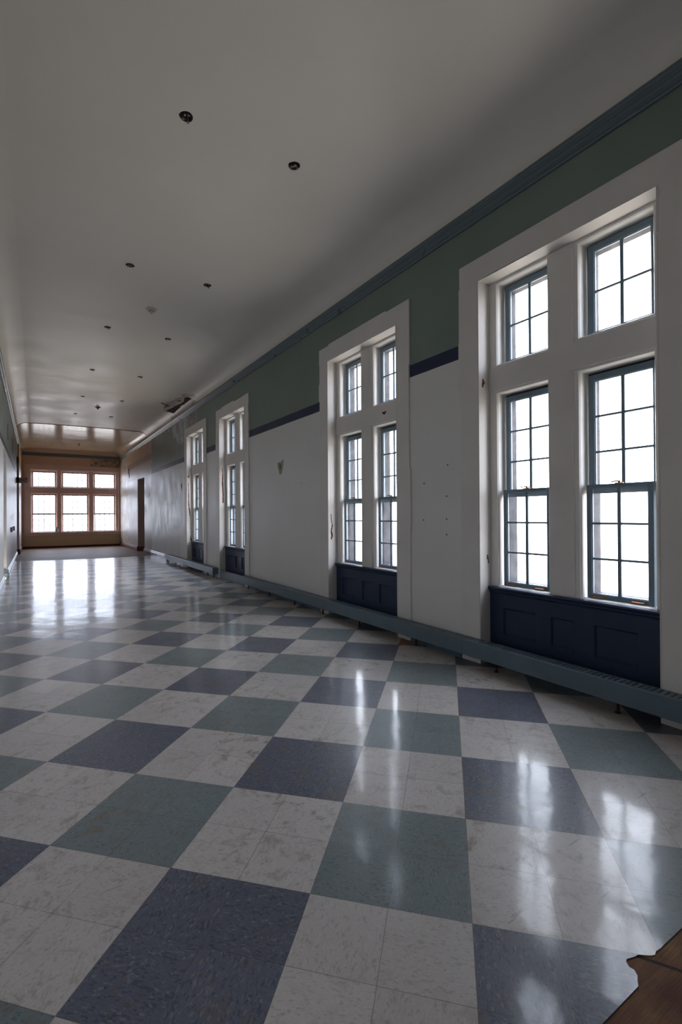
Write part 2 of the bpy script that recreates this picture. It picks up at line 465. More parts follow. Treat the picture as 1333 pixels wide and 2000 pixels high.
    m.put(m.b.inputs['Coat Roughness'], m.add(m.ramp(wear, 0.3, 0.75, 0.07, 0.15), m.mul(dirt, 0.08)))
    bmp = m.n('ShaderNodeBump'); bmp.inputs['Strength'].default_value = 0.30; bmp.inputs['Distance'].default_value = 0.010
    h = m.add(m.mul(m.noise(3.2, 3), 0.75), m.mul(m.noise(28, 4, 0.6), 0.035))
    h = m.math('SUBTRACT', h, m.mul(m.math('MAXIMUM', sm, 0.0), 0.06))
    m.t.links.new(h, bmp.inputs['Height'])
    tl = m.n('ShaderNodeVectorMath', operation='MULTIPLY_ADD'); m.t.links.new(rcol, tl.inputs[0]); tl.inputs[1].default_value = (0.010, 0.010, 0); tl.inputs[2].default_value = (-0.005, -0.005, 0)
    ad = m.n('ShaderNodeVectorMath', operation='ADD'); m.t.links.new(tl.outputs[0], ad.inputs[0]); m.t.links.new(bmp.outputs[0], ad.inputs[1])
    nm = m.n('ShaderNodeVectorMath', operation='NORMALIZE'); m.t.links.new(ad.outputs[0], nm.inputs[0])
    m.t.links.new(nm.outputs[0], m.b.inputs['Normal']); m.t.links.new(nm.outputs[0], m.b.inputs['Coat Normal'])
    m.b.inputs['IOR'].default_value = 1.5
    return m.m
M['floor'] = floor_material()

m = NT('dusty_brown_floor', 0.6, 0.15)
n1 = m.noise(1.6, 6, 0.65, stretch=(0.5, 1.5, 1)); n2 = m.noise(9, 5, 0.7)
c = m.mix(m.ramp(n1, 0.35, 0.65), (0.15, 0.080, 0.048, 1), (0.26, 0.155, 0.100, 1))
c = m.mix(m.mul(m.ramp(n2, 0.55, 0.75), 0.6), c, (0.30, 0.24, 0.20, 1))
m.base(c); m.rough(m.ramp(n1, 0.3, 0.7, 0.50, 0.70)); m.bump(n2, 0.3, 0.01)
M['floor_far'] = m.m

m = NT('bare_plywood', 0.6, 0.15)
x, y, z = m.sep()
gr = m.noise(5, 6, 0.65, stretch=(1, 16, 1)); bl = m.noise(2.5, 4)
c = m.mix(m.ramp(gr, 0.3, 0.7), (0.15, 0.070, 0.030, 1), (0.30, 0.160, 0.070, 1))
c = m.mix(m.ramp(bl, 0.42, 0.62), c, (0.095, 0.036, 0.020, 1))
c = m.mix(m.mul(m.lt(m.math('ABSOLUTE', m.math('SUBTRACT', m.add(x, m.mul(y, 0.62)), 2.215)), 0.008), 0.9), c, (0.02, 0.010, 0.007, 1))
m.base(c); m.bump(m.add(gr, m.mul(bl, 0.4)), 0.4, 0.01)
M['ply'] = m.m

# ------------------------------------------------------------------ floor
def subd_strip_polygon(bm, pts, z0, z1):
    prism(bm, pts, lambda x, y: (x, y, z0), lambda x, y: (x, y, z1))

torn = [(1.389, .766), (1.596, .766), (1.612, .776), (1.630, .784), (1.642, .800), (1.639, .815), (1.650, .829), (1.661, .833), (1.690, .824), (1.711, .820), (1.742, .797), (1.758, .790), (1.775, .795), (1.797, .792), (1.95, .790)]
far_edge = [(3.76, 19.10), (3.3, 19.02), (2.7, 18.86), (2.12, 18.82), (1.6, 18.86), (0.9, 18.98), (0.2, 19.12), (-0.3, 19.28), (-0.60, 19.36)]
bm = bmesh.new()
pts = [(XL, .765)] + torn + [(XR+.17, .788), (XR+.17, 18.0), (XR+.17, 19.10)] + far_edge
subd_strip_polygon(bm, pts, -0.06, 0.0)
fl_o = struct(finish('floor', bm, M['floor']))
bm = bmesh.new()
pts = [(XL-.4, 19.34)] + [(XL, 19.36)] + far_edge[::-1][1:] + [(XR+.45, 19.10), (XR+.45, YF+.12), (XL-.4, YF+.12)]
subd_strip_polygon(bm, pts, -0.06, -0.002)
struct(finish('floor', bm, M['floor_far']))
bm = bmesh.new()
pts = [(XL, YB), (XR+.17, YB), (XR+.17, .786)] + [(x, y-.001) for x, y in torn[::-1]] + [(XL, .764)]
subd_strip_polygon(bm, pts, -0.06, -0.0035)
struct(finish('floor', bm, M['ply']))
# bare spot where a tile corner has broken off under the heater
bm = bmesh.new()
prism(bm, [(3.50, 4.21), (3.60, 4.30), (3.715, 4.42), (3.715, 3.90), (3.69, 4.00), (3.65, 4.08), (3.58, 4.15)], lambda x, y: (x, y, .0004), lambda x, y: (x, y, .0016))
tag(finish('bare_floor_patch', bm, M['grime']), 'brown bare floor patch under the heater cover between the two nearest windows', 'floor patch')

# ------------------------------------------------------------------ walls
bm = bmesh.new()
ops = sorted([(c-HALF, c+HALF) for c in WIN_C+WIN_BACK])
y0 = YB-.2
for a, b in ops:
    box(bm, XR, WALL_OUT, y0, a, -.06, 5.0)
    box(bm, XR, WALL_OUT, a, b, 3.80, 5.0)
    box(bm, 3.93, WALL_OUT, a, b, -.06, 0.70)
    y0 = b
box(bm, XR, WALL_OUT, y0, 20.41, -.06, 5.0)
box(bm, XR, WALL_OUT, 20.41, 21.90, 3.08, 5.0)
box(bm, XR, WALL_OUT, 21.90, YF+.3, -.06, 5.0)
struct(finish('wall_right', bm, M['wall_r']))
bm = bmesh.new()
box(bm, 4.10, 4.16, 20.41, 21.90, -.002, 3.08)
box(bm, 4.085, 4.10, 20.55, 21.10, .25, 1.4, 0.006); box(bm, 4.085, 4.10, 21.22, 21.77, .25, 1.4, 0.006)
box(bm, 4.085, 4.10, 20.55, 21.10, 1.6, 2.9, 0.006); box(bm, 4.085, 4.10, 21.22, 21.77, 1.6, 2.9, 0.006)
d_ = struct(finish('door_1', bm, M['far_white']))

bm = bmesh.new()
# left wall with a shallow doorway at 12.95-14.25 and an opening 22.0-22.95
box(bm, XL-.4, XL, YB-.2, 12.95, -.06, 5.0)
box(bm, XL-.4, XL, 12.95, 14.25, 3.04, 5.0)
box(bm, XL-.4, XL, 14.25, 22.0, -.06, 5.0)
box(bm, XL-.4, XL, 22.0, 22.95, 3.95, 5.0)
struct(finish('wall_left', bm, M['wall_l']))
bm = bmesh.new()
box(bm, XL-.4, -.545, 22.95, YF+.3, -.06, 5.0)
box(bm, XL-.4, XL-.3, 22.0, 22.95, -.06, 3.95)
struct(finish('wall_left_far', bm, M['wall_l']))
bm = bmesh.new()
box(bm, XL-.24, XL-.20, 12.95, 14.25, 0, 3.04)
for a, b in ((13.08, 13.52), (13.68, 14.12)):
    box(bm, XL-.20, XL-.188, a, b, .25, 1.3, .005); box(bm, XL-.20, XL-.188, a, b, 1.5, 2.85, .005)
struct(finish('door_2', bm, M['casing']))
bm = bmesh.new()
box(bm, XL-.4, XR+.4, YB-.3, YB, -.06, 5.0)
struct(finish('wall_back', bm, M['wall_l']))

# far wall around the triple window
FU0, FU1, FZ0, FZ1 = -0.20, 3.665, 0.72, 3.78
bm = bmesh.new()
box(bm, XL-.1, FU0, YF, YF+.30, -.06, 5.0); box(bm, FU1, XR, YF, YF+.30, -.06, 5.0)
box(bm, FU0, FU1, YF, YF+.30, -.06, FZ0); box(bm, FU0, FU1, YF, YF+.30, FZ1, 5.0)
struct(finish('wall_far', bm, M['wall_far']))

# ------------------------------------------------------------------ ceiling with coves and lamp holes
COVE_D, COVE_H = 0.36, 0.23
def cove_pts(n=10):
    return [(.06+COVE_D*(1-math.cos(t)), 4.54+COVE_H*math.sin(t)) for t in [PI/2*i/n for i in range(n+1)]]
CV = cove_pts()
def ceil_z(x, y=10):
    for d in (XR-x,):
        if d >= .42: return ZC
        if d <= .06: return 4.54
        k = 1-(d-.06)/COVE_D
        return 4.54+COVE_H*math.sqrt(max(0, 1-k*k))
HOLES_A = [(1.066, 3.945), (1.063, 6.673), (1.075, 9.061), (1.090, 11.857), (1.103, 14.611), (1.091, 17.146)]
HOLES_B = [(2.078, 3.971), (2.090, 6.680), (2.097, 9.088), (2.108, 11.890), (2.098, 14.629)]
HR = 0.056
def hole_loop(cx, cy, k, r=HR, n=22):
    rr = random.Random(k)
    ph = rr.random()*6
    return [(cx+r*(1+.05*math.sin(3*t+ph)+rr.uniform(-.03, .03))*math.cos(t), cy+r*(1+.05*math.sin(2*t+ph)+rr.uniform(-.03, .03))*math.sin(t)) for t in [2*PI*i/n for i in range(n)]]
LOOPS = [hole_loop(x, y, i) for i, (x, y) in enumerate(HOLES_A+HOLES_B)]
xa, xb = XL+.42, XR-.42
edge_c = [(xa, 19.66), (0.107, 19.58), (0.5, 19.53), (0.805, 19.50), (1.6, 19.46), (2.468, 19.45), (2.9, 19.49), (xb, 19.55)]
bm = bmesh.new()
outer = [(xa, YB), (xb, YB), (xb, 19.55)] + edge_c[::-1][1:]
def loop_edges(bm, pts, z):
    vs = [bm.verts.new((x, y, z)) for x, y in pts]
    return [bm.edges.new((vs[i], vs[(i+1) % len(vs)])) for i in range(len(vs))]
es = loop_edges(bm, outer, ZC)
for L in LOOPS: es += loop_edges(bm, L, ZC)
bmesh.ops.triangle_fill(bm, use_beauty=True, use_dissolve=False, edges=es)
# flip so the face looks down, then thicken
for f in bm.faces:
    if f.normal.z > 0: f.normal_flip()
r = bmesh.ops.extrude_face_region(bm, geom=bm.faces[:])
for v in [v for v in r['geom'] if isinstance(v, bmesh.types.BMVert)]: v.co.z += 0.10
struct(finish('ceiling', bm, M['ceil']))
bm = bmesh.new()
# coves on both long sides
def cove(bm, P, s0, s1, segs=1):
    back = [(-.1, 4.99), (-.1, 4.54)]
    prof = CV + [(.42, 4.99)] + back
    extrude_profile(bm, prof, P, s0, s1)
cove(bm, lambda d, s, z: (XR-d, s, z), YB, 19.5)
cove(bm, lambda d, s, z: (XL+d, s, z), YB, 19.6)
struct(finish('ceiling_cove', bm, M['ceil'], smooth=False))
bm = bmesh.new()
LZ = 0.018
pts = edge_c + [(xb, YF), (xa, YF)]
prism(bm, pts, lambda x, y: (x, y, ZC-LZ), lambda x, y: (x, y, ZC-LZ+.08))
cove(bm, lambda d, s, z: (XR-d, s, z-LZ*.8), 19.5, YF)
cove(bm, lambda d, s, z: (XL+d, s, z-LZ*.8), 19.6, YF)
cove(bm, lambda d, s, z: (s, YF-d, z-LZ*.8), XL, XR)
struct(finish('ceiling_far', bm, M['ceil_far']))
bm = bmesh.new()
box(bm, XL-.4, XR+.4, YB-.3, YF+.3, 5.0, 5.1)
struct(finish('ceiling_deck', bm, M['black']))
for nm in ('ceiling_cove', 'ceiling_far'):
    o = bpy.data.objects[nm]
    for p in o.data.polygons: p.use_smooth = abs(p.normal.z) > .02 and p.center.z < 4.80 and len(p.vertices) == 4
    try:
        o.data.set_sharp_from_angle(angle=math.radians(25))
    except Exception: pass
bpy.data.objects['ceiling_far'].name = 'ceiling.001'
bpy.data.objects['ceiling_cove'].name = 'ceiling.002'
bpy.data.objects['ceiling_deck'].name = 'ceiling.003'

# ------------------------------------------------------------------ cornice and skirting
CORN = [(0, 4.405), (.018, 4.405), (.026, 4.418), (.034, 4.422), (.036, 4.440), (.044, 4.447), (.052, 4.462), (.052, 4.476), (.060, 4.484), (.072, 4.492), (.080, 4.506), (.080, 4.522), (.072, 4.532), (.066, 4.541), (0, 4.541)]
def cornice(name, P, s0, s1, dz=0):
    bm = bmesh.new()
    extrude_profile(bm, [(d, z+dz) for d, z in CORN], P, s0, s1)
    return struct(finish(name, bm, M['cornice']))
cornice('trim_1', lambda d, s, z: (XR-d, s, z), YB, YF)
cornice('trim_2', lambda d, s, z: (XL+d, s, z), YB, YF)
cornice('trim_3', lambda d, s, z: (s, YF-d, z), XL, XR, .03)

def skirt(name, mat, P, runs, h=.20, t=.045):
    bm = bmesh.new()
    prof = [(0, 0), (t, 0), (t, h-.06), (t-.006, h-.052), (t-.014, h-.045), (t-.014, h-.018), (t-.024, h-.008), (t-.03, h), (0, h)]
    for a, b in runs: extrude_profile(bm, prof, P, a, b)
    return struct(finish(name, bm, mat))
PR = lambda d, s, z: (XR-d, s, z)
PL = lambda d, s, z: (XL+d, s, z)
skirt('baseboard_right', M['base_blue'], PR, [(16.32, 19.03)])
skirt('baseboard_right', M['base_red'], PR, [(19.03, 20.405), (21.905, YF)])
co = [(c-1.045, c+1.045) for c in WIN_C+WIN_BACK]; co.sort()
runs, s = [], YB
for a, b in co: runs.append((s, a)); s = b
runs.append((s, 16.32))
skirt('baseboard_right', M['base_blue'], PR, runs, .14, .025)
bm = bmesh.new()       # oxblood return inside the right-hand doorway
extrude_profile(bm, [(0, 0), (.03, 0), (.03, .16), (.01, .20), (0, .20)], lambda d, s, z: (s, 21.90-d, z), XR-.045, 4.085)
struct(finish('baseboard_right', bm, M['base_red']))
skirt('baseboard_left', M['base_blue'], PL, [(YB, 12.945), (14.25, 21.99)], .17, .035)
bm = bmesh.new()       # plinth block at the far side of the left doorway
box(bm, XL-.19, XL+.045, 14.19, 14.249, 0, .20, .004); box(bm, XL-.19, XL+.058, 14.17, 14.19, 0, .12, .004)
struct(finish('baseboard_left', bm, M['base_blue']))
bm = bmesh.new()
extrude_profile(bm, [(0, 0), (.035, 0), (.035, .17), (.012, .20), (0, .20)], lambda d, s, z: (-.545+d, s, z), 22.95, YF)
extrude_profile(bm, [(0, 0), (.035, 0), (.035, .17), (.012, .20), (0, .20)], lambda d, s, z: (s, 22.95-d, z), XL-.3, -.51)
struct(finish('baseboard_left', bm, M['base_red']))
bm = bmesh.new()
box(bm, -.51, 3.715, YF-.03, YF, 0, .085)
struct(finish('baseboard_far', bm, M['leg']))
bm = bmesh.new()       # low blue plate closing the recess of the third window
box(bm, 3.745, 3.765, 9.49, 11.09, 0, .20, .002)
struct(finish('trim_4', bm, M['heater']))

# ------------------------------------------------------------------ windows
def chipped(v0, v1, u, amp, rnd, step=(.25, .9)):
    """points along v with small steps where old paint has chipped"""
    pts, v, o = [(u, v0)], v0, 0.0
    while True:
        nv = v+rnd.uniform(*step)
        if nv > v1-.12: break
        no = rnd.choice([0, 0, amp, -amp*.5, amp*.6])
        pts.append((u+o, nv)); pts.append((u+no, nv+rnd.uniform(.004, .02)))
        o = no; v = nv
    pts.append((u+o, v1))
    return pts

def window_unit(name, T, P, mats, rnd):
    root = empty(name); root['kind'] = 'structure'
    U0, U1, Z0, Z1 = P['jamb']
    cf = P['casing_w']; cw = P['cw']; ct = P['ctop']; wl = P['wall_w']
    # casing: three chipped plaster bands
    bm = bmesh.new()
    def band(pts): prism(bm, pts, lambda a, b: T(a, b, cf), lambda a, b: T(a, b, wl))
    A = P['amp']
    zb = P['cbot']
    L_out = chipped(zb, Z1, P['out0'], A, rnd); L_in = chipped(zb, Z1, U0, A*.6, rnd)
    band(L_out + [(x, y) for x, y in L_in[::-1]])
    R_out = chipped(zb, Z1, P['out1'], A, rnd); R_in = chipped(zb, Z1, U1, A*.6, rnd)
    band(R_in + [(x, y) for x, y in R_out[::-1]])
    bot = [(v, u) for u, v in chipped(P['out0'], P['out1'], Z1, A*.6, rnd)]
    top = [(v, u) for u, v in chipped(P['out0'], P['out1'], ct, A, rnd)]
    bot[0] = (P['out0'], Z1); bot[-1] = (P['out1'], Z1)
    inner = [p for p in bot if p[0] < U0+.001 or p[0] > U1-.001 or True]
    band(inner + top[::-1])
    if P.get('ears'):
        pass
    finish('casing', bm, mats['casing'], root)
    # jamb lining and soffit, and the stiles and head of the frame
    bm = bmesh.new()
    fw = P['frame_w']; out_w = P['out_w']; t = .004
    box(bm, U0, U0+t, P['jbot'], Z1, cf+.001, fw+.01, 0, T); box(bm, U1-t, U1, P['jbot'], Z1, cf+.001, fw+.01, 0, T)
    box(bm, U0+t, U1-t, Z1-t, Z1, cf+.001, fw+.01, 0, T)
    if P.get('bead'):
        q = P['bead']
        for u, sg_ in ((U0, -1), (U1, 1)):
            for va, vb, k_ in ((P['jbot']+.25, 1.15, 1.0), (1.16, 2.55, .72), (2.56, 3.45, .9), (3.47, Z1-.002, 1.35)):
                w_ = q*k_*rnd.uniform(.85, 1.15)
                prism(bm, [(u+sg_*w_, cf-.0012), (u-sg_*t, cf-.0012), (u-sg_*(t+.0015), cf+w_*1.1), (u, cf+w_*1.1)], lambda a, b: T(a, va, b), lambda a, b: T(a, vb, b))
    finish('jamb_lining', bm, mats.get('reveal', mats['jamb']), root)
    # face frame, built as vertical and horizontal members around the lights
    bm = bmesh.new()
    Ls = P['lights']; zt0, zt1 = P['transom']; zlo, zhi = P['low'][0], P['up'][1]
    fr0, fr1 = fw+.008, fw+.055
    xs = [U0+t] + [v for l in Ls for v in (l[0]-P['mo'], l[1]+P['mo'])] + [U1-t]
    for a, b in zip(xs[0::2], xs[1::2]):
        box(bm, a, b, Z0, Z1-t, fr0, fr1, 0, T)
    for l in Ls:
        a, b = l[0]-P['mo'], l[1]+P['mo']
        box(bm, a, b, Z0, P['low'][0]-P['mo']*.3, fr0, fr1, 0, T)
        box(bm, a, b, P['low'][1]+P['mo'], P['up'][0]-P['mo'], fr0, fr1, 0, T)
        box(bm, a, b, P['up'][1]+P['mo']*.7, Z1-t, fr0, fr1, 0, T)
        for v0, v1 in (P['low'], P['up']):
            mo = P['mo']
            rect_rings(bm, l[0]-mo, l[1]+mo, v0-(mo*.3 if v0 == P['low'][0] else mo), v1+(mo*.7 if v1 == P['up'][1] else mo),
                       [(0, fr0), (mo*.25, fr0), (mo*.35, fr0+.010), (mo*.6, fr0+.010), (mo*.75, fr0+.020), (mo, fr0+.022), (mo, out_w)] if v0 != P['low'][0] and v1 != P['up'][1] else
                       [(0, fr0), (mo*.10, fr0+.006), (mo*.25, fr0+.016), (mo*.3, fr0+.022), (mo*.3, out_w)], T)
    finish('window_frame', bm, mats['jamb'], root)
    # proud mullions and transom
    bm = bmesh.new()
    for a, b in P['mullions']: box(bm, a, b, Z0+.001, Z1-t-.001, fw-.004, fr0+.001, .003, T)
    finish('mullion', bm, mats['casing'], root)
    bm = bmesh.new()
    box(bm, U0+t, U1-t, zt0, zt1, fw-.005, fr0+.001, .003, T)
    finish('transom', bm, mats['casing'], root)
    # sashes
    def sash(nm, u0, u1, v0, v1, w, st, top, botm, cols, rows, mt, bar=.015, th=.038):
        bm = bmesh.new()
        g0, g1, h0, h1 = u0+st, u1-st, v0+botm, v1-top
        box(bm, u0, g0, v0, v1, w, w+th, .002, T); box(bm, g1, u1, v0, v1, w, w+th, .002, T)
        box(bm, g0, g1, v0, h0, w, w+th, .002, T); box(bm, g0, g1, h1, v1, w, w+th, .002, T)
        # moulded inner edge
        rect_rings(bm, g0, g1, h0, h1, [(0, w+.004), (.007, w+.010), (.007, w+.024)], T)
        for k in range(1, cols):
            u = g0+(g1-g0)*k/cols
            box(bm, u-bar/2, u+bar/2, h0, h1, w+.008, w+.030, .003, T)
        for k in range(1, rows):
            v = h0+(h1-h0)*k/rows
            box(bm, g0, g1, v-bar*.33, v+bar*.33, w+.0085, w+.0295, .003, T)
        so = finish(nm, bm, mt, root)
        bm = bmesh.new()
        box(bm, g0-.003, g1+.003, h0-.003, h1+.003, w+.018, w+.021, 0, T)
        finish('glass_pane', bm, P.get('glass') or M['glass'], so)
        return so
    for k, l in enumerate(Ls):
        c = P['cols'][k]
        sash('transom_sash', l[0]-P['hid'], l[1], P['up'][0], P['up'][1], P['w_up'], P['st'], P['st']*1.1, .012, c, P['rows'][0], mats['sash'], P['bar'])
        s2 = sash('upper_sash', l[0]-P['hid'], l[1], P['meet']-.075, P['low'][1], P['w_up'], P['st']*.9, P['st']*1.05, .05, c, P['rows'][1], mats['sash'], P['bar'])
        s3 = sash('lower_sash', l[0]+.002, l[1]-.002, P['low'][0], P['meet'], P['w_lo'], P['st']*.8, .03, P.get('brail', .036), c, P['rows'][2], mats['sash'], P['bar'])
        if P['lifts']:
            w = P['w_lo']
            for f in (.22, .82):
                u = l[0]+(l[1]-l[0])*f; v = P['low'][0]+.014
                bm = bmesh.new()
                for s in (-.045, .045):
                    box(bm, u+s-.009, u+s+.009, v-.013, v+.015, w-.003, w, .001, T)
                    box(bm, u+s-.005, u+s+.005, v-.004, v+.006, w-.016, w-.002, .001, T)
                tube(bm, T(u-.045, v+.001, w-.014), T(u+.045, v+.001, w-.014), .0042, 8)
                lf = finish('sash_lift', bm, M['copper'], s3); lf['label'] = 'copper pull handle'
            bm = bmesh.new(); u = (l[0]+l[1])/2; v = P['meet']
            box(bm, u-.030, u+.030, v, v+.006, w+.004, w+.030, .001, T)
            tube(bm, T(u, v+.004, w+.017), T(u, v+.022, w+.017), .010, 10)
            tube(bm, T(u-.004, v+.019, w+.012), T(u+.052, v+.016, w-.004), .0055, 8)
            tube(bm, T(u-.028, v+.004, w+.010), T(u-.028, v+.016, w+.010), .006, 8)
            lk = finish('sash_lock', bm, M['copper'], s3); lk['label'] = 'copper sash lock'
    # storm frame outside
    if P.get('storm'):
        bm = bmesh.new(); a0, a1 = out_w, P['storm']
        e0, e1 = Ls[0][0], Ls[-1][1]
        box(bm, U0-.0, e0+.004, Z0, Z1, a0, a1, 0, T); box(bm, e1-.004, U1, Z0, Z1, a0, a1, 0, T)
        for la, lb in zip(Ls, Ls[1:]): box(bm, la[1]-.004, lb[0]+.004, Z0, Z1, a0, a1, 0, T)
        for l in Ls:
            box(bm, l[0]+.004, l[1]-.004, Z0, P['low'][0]+.03, a0, a1, 0, T)
            box(bm, l[0]+.004, l[1]-.004, P['low'][1]-.02, P['up'][0]+.02, a0, a1, 0, T)
            box(bm, l[0]+.004, l[1]-.004, P['up'][1]-.03, Z1, a0, a1, 0, T)
        finish('storm_frame', bm, mats.get('storm', M['dark']), root)
    return root

M['reveal'] = paint('white_reveal_paint', (0.60, 0.57, 0.54), 0.45, 0.3, 0.05, 2.0, 0.05)
mats_r = {'reveal': M['reveal'], 'casing': M['casing'], 'jamb': M['white'], 'sash': M['sash']}
rust = []
for k, c in enumerate(WIN_C+WIN_BACK):
    T = (lambda c: (lambda u, v, w: (w, c+u, v)))(c)
    P = dict(jamb=(-HALF, HALF, .70, 3.80), casing_w=3.74, wall_w=3.762, cw=.24, ctop=4.025, cbot=0.0, jbot=0.0,
             out0=-1.045, out1=1.045, amp=.019, frame_w=3.897, out_w=4.042,
             lights=[(-.677, -.158), (.168, .684)], mo=.034, transom=(2.705, 2.945),
             low=(.775, 2.650), up=(2.995, 3.748), mullions=[(-.085, .151)], meet=1.722,
             w_up=4.000, w_lo=3.948, hid=.022, st=.050, bar=.027, cols=(2, 2), rows=(2, 3, 3), lifts=True, storm=4.158, bead=.010)
    root = window_unit('window_%d' % (k+1), T, P, mats_r, random.Random(40+k))
    # stool and panelled apron
    bm = bmesh.new()
    prof = [(3.86, .762), (3.853, .757), (3.850, .746), (3.856, .736), (3.866, .728), (3.868, .712), (3.877, .704), (3.880, .696), (3.93, .696), (4.04, .70), (4.04, .766), (3.95, .765)]
    a = c-HALF+.005; b = c+HALF-.005
    va = [bm.verts.new((x, a, z)) for x, z in prof]; vb = [bm.verts.new((x, b, z)) for x, z in prof]
    for i in range(len(prof)):
        j = (i+1) % len(prof); bm.faces.new((va[i], va[j], vb[j], vb[i]))
    bm.faces.new(va[::-1]); bm.faces.new(vb)
    finish('window_sill', bm, M['navy'], root)
    bm = bmesh.new()
    xf = 3.882
    cells = [(-.565, -.265), (-.085, .137), (.265, .640)]
    cells = [(-.587+.0, -.25), (-.09, .137), (.285, .642)]
    ub = [-HALF+.005] + [v for q in cells for v in q] + [HALF-.005]
    for p, q in zip(ub[0::2], ub[1::2]): box(bm, xf, xf+.045, c+p, c+q, .0, .700)
    for p, q in cells:
        box(bm, xf, xf+.045, c+p, c+q, .0, .300); box(bm, xf, xf+.045, c+p, c+q, .565, .700)
        rect_rings(bm, c+p, c+q, .300, .565, [(0, xf), (.010, xf+.012), (.010, xf+.018)], lambda u, v, w: (w, u, v))
        box(bm, xf+.018, xf+.045, c+p, c+q, .300, .565)
    finish('apron_panel', bm, M['navy'], root)
    portal('portal', (4.20, c, 2.3), (0, math.radians(90), 0), 3.3, 1.7)

T = lambda u, v, w: (u, w, v)
P = dict(jamb=(FU0, FU1, FZ0, FZ1), casing_w=YF-.02, wall_w=YF+.002, cw=.2, ctop=4.02, cbot=.60, jbot=FZ0,
         out0=-.43, out1=XR-.004, amp=.004, frame_w=YF+.10, out_w=YF+.24,
         lights=[(-.125, .875), (1.135, 2.275), (2.55, 3.525)], mo=.04, transom=(2.64, 2.93),
         low=(.765, 2.60), up=(2.975, 3.705), mullions=[(.93, 1.08), (2.335, 2.495)], meet=1.675,
         w_up=YF+.19, w_lo=YF+.15, hid=0, st=.050, bar=.028, cols=(4, 5, 4), rows=(2, 3, 3), lifts=False, storm=YF+.265, glass=M['glass_dimmed'], brail=.02)
root = window_unit('window_6', T, P, {'casing': M['far_white'], 'jamb': M['far_white'], 'sash': M['far_sash'], 'storm': M['far_sash']}, random.Random(9))
bm = bmesh.new()
box(bm, -.46, XR-.004, YF-.075, YF-.021, .715, .755, .006); box(bm, -.43, XR-.004, YF-.045, YF-.021, .60, .714, .004)
box(bm, FU0+.001, FU1-.001, YF-.021, YF+.145, .72, .745)
finish('window_sill', bm, M['far_white'], root)
portal('portal', (1.73, YF+.34, 2.25), (math.radians(-90), 0, 0), 3.9, 3.1)

# ------------------------------------------------------------------ heater covers along the right wall
def heater(y0, y1, label, legs, end=False):
    y0 += .002; y1 -= .002
    root = empty('heater_cover', (3.67, (y0+y1)/2, 0))
    c = Vector((3.67, (y0+y1)/2, 0))
    Tr = lambda x, y, z: (x-c.x, y-c.y, z)
    bm = bmesh.new()
    x0, x1, z0, z1 = 3.598, 3.735, .090, .245
    prof = [(x0+.010, z0), (x0, z0+.006), (x0, z1-.006), (x0+.006, z1), (x0+.026, z1), (x0+.026, z1-.004), (x0+.006, z1-.006), (x0+.004, z0+.006), (x0+.010, z0+.003)]
    def sweep(prof):
        a = [bm.verts.new(Tr(x, y0, z)) for x, z in prof]; b = [bm.verts.new(Tr(x, y1, z)) for x, z in prof]
        n = len(prof)
        for i in range(n): bm.faces.new((a[i], a[(i+1) % n], b[(i+1) % n], b[i]))
        bm.faces.new(a[::-1]); bm.faces.new(b)
    sweep(prof)
    sweep([(x1-.018, z1), (x1, z1), (x1, z0), (x1-.004, z0), (x1-.004, z1-.004), (x1-.018, z1-.004)])
    box(bm, x0+.004, x1-.004, y0, y0+.003, z0, z1-.005, 0, Tr); box(bm, x0+.004, x1-.004, y1-.003, y1, z0, z1-.005, 0, Tr)
    box(bm, x0+.010, x1-.004, y0+.003, y1-.003, z0, z0+.003, 0, Tr)
    finish('cover', bm, M['heater'], root)
    bm = bmesh.new()
    n = max(3, int((y1-y0)/.042))
    for i in range(n+1):
        y = y0+.004+(y1-y0-.041)*i/n
        box(bm, x0+.026, x1-.018, y, y+.031, z1-.006, z1-.001, 0, Tr)
    for xx in (x0+.050, x0+.078):
        box(bm, xx, xx+.003, y0+.004, y1-.004, z1-.012, z1-.006, 0, Tr)
    finish('grille', bm, M['heater'], root)
    bm = bmesh.new()
    box(bm, x0+.035, x1-.03, y0+.02, y1-.02, z0+.02, z1-.05, 0, Tr)
    f = finish('heating_element', bm, M['dark'], root)
    for ly in legs:
        bm = bmesh.new()
        tube(bm, Tr(3.665, ly, .001), Tr(3.665, ly, .090), .011, 10)
        tube(bm, Tr(3.665, ly, .0), Tr(3.665, ly, .005), .022, 14)
        tube(bm, Tr(3.665, ly, .078), Tr(3.665, ly, .0895), .016, 8)
        lg = finish('leg', bm, M['leg'], root); lg['label'] = 'rusty dark red pipe leg'
    tag(root, label, 'heater cover', 'baseboard heater covers along the right wall')
    return root
J = [-.65, 1.35, 3.35, 5.35, 7.345, 9.41]
LB = ['blue-grey heater cover nearest the camera, cut off by the right edge',
      'blue-grey heater cover in front of the navy panel of the nearest window',
      'blue-grey heater cover between the nearest and the second window',
      'blue-grey heater cover running under the second window',
      'blue-grey heater cover below the blank wall, ending at the third window recess']
ALL = [.9, 1.884, 2.983, 4.09, 5.203, 6.157, 7.074, 8.088, 9.106]
for i in range(5):
    heater(J[i], J[i+1], LB[i], [l for l in ALL if J[i]+.03 < l < J[i+1]-.03])
J2 = [11.19, 12.82, 14.50, 16.22]
LB2 = ['blue-grey heater cover section with a square open end beside the third window',
       'blue-grey heater cover section under the farthest side window',
       'blue-grey heater cover section farthest down the corridor, ending at the taller blue skirting']
ALL2 = [11.32, 11.77, 12.38, 13.26, 14.08, 14.97, 15.84, 16.17]
for i in range(3):
    heater(J2[i], J2[i+1], LB2[i], [l for l in ALL2 if J2[i]+.03 < l < J2[i+1]-.03])

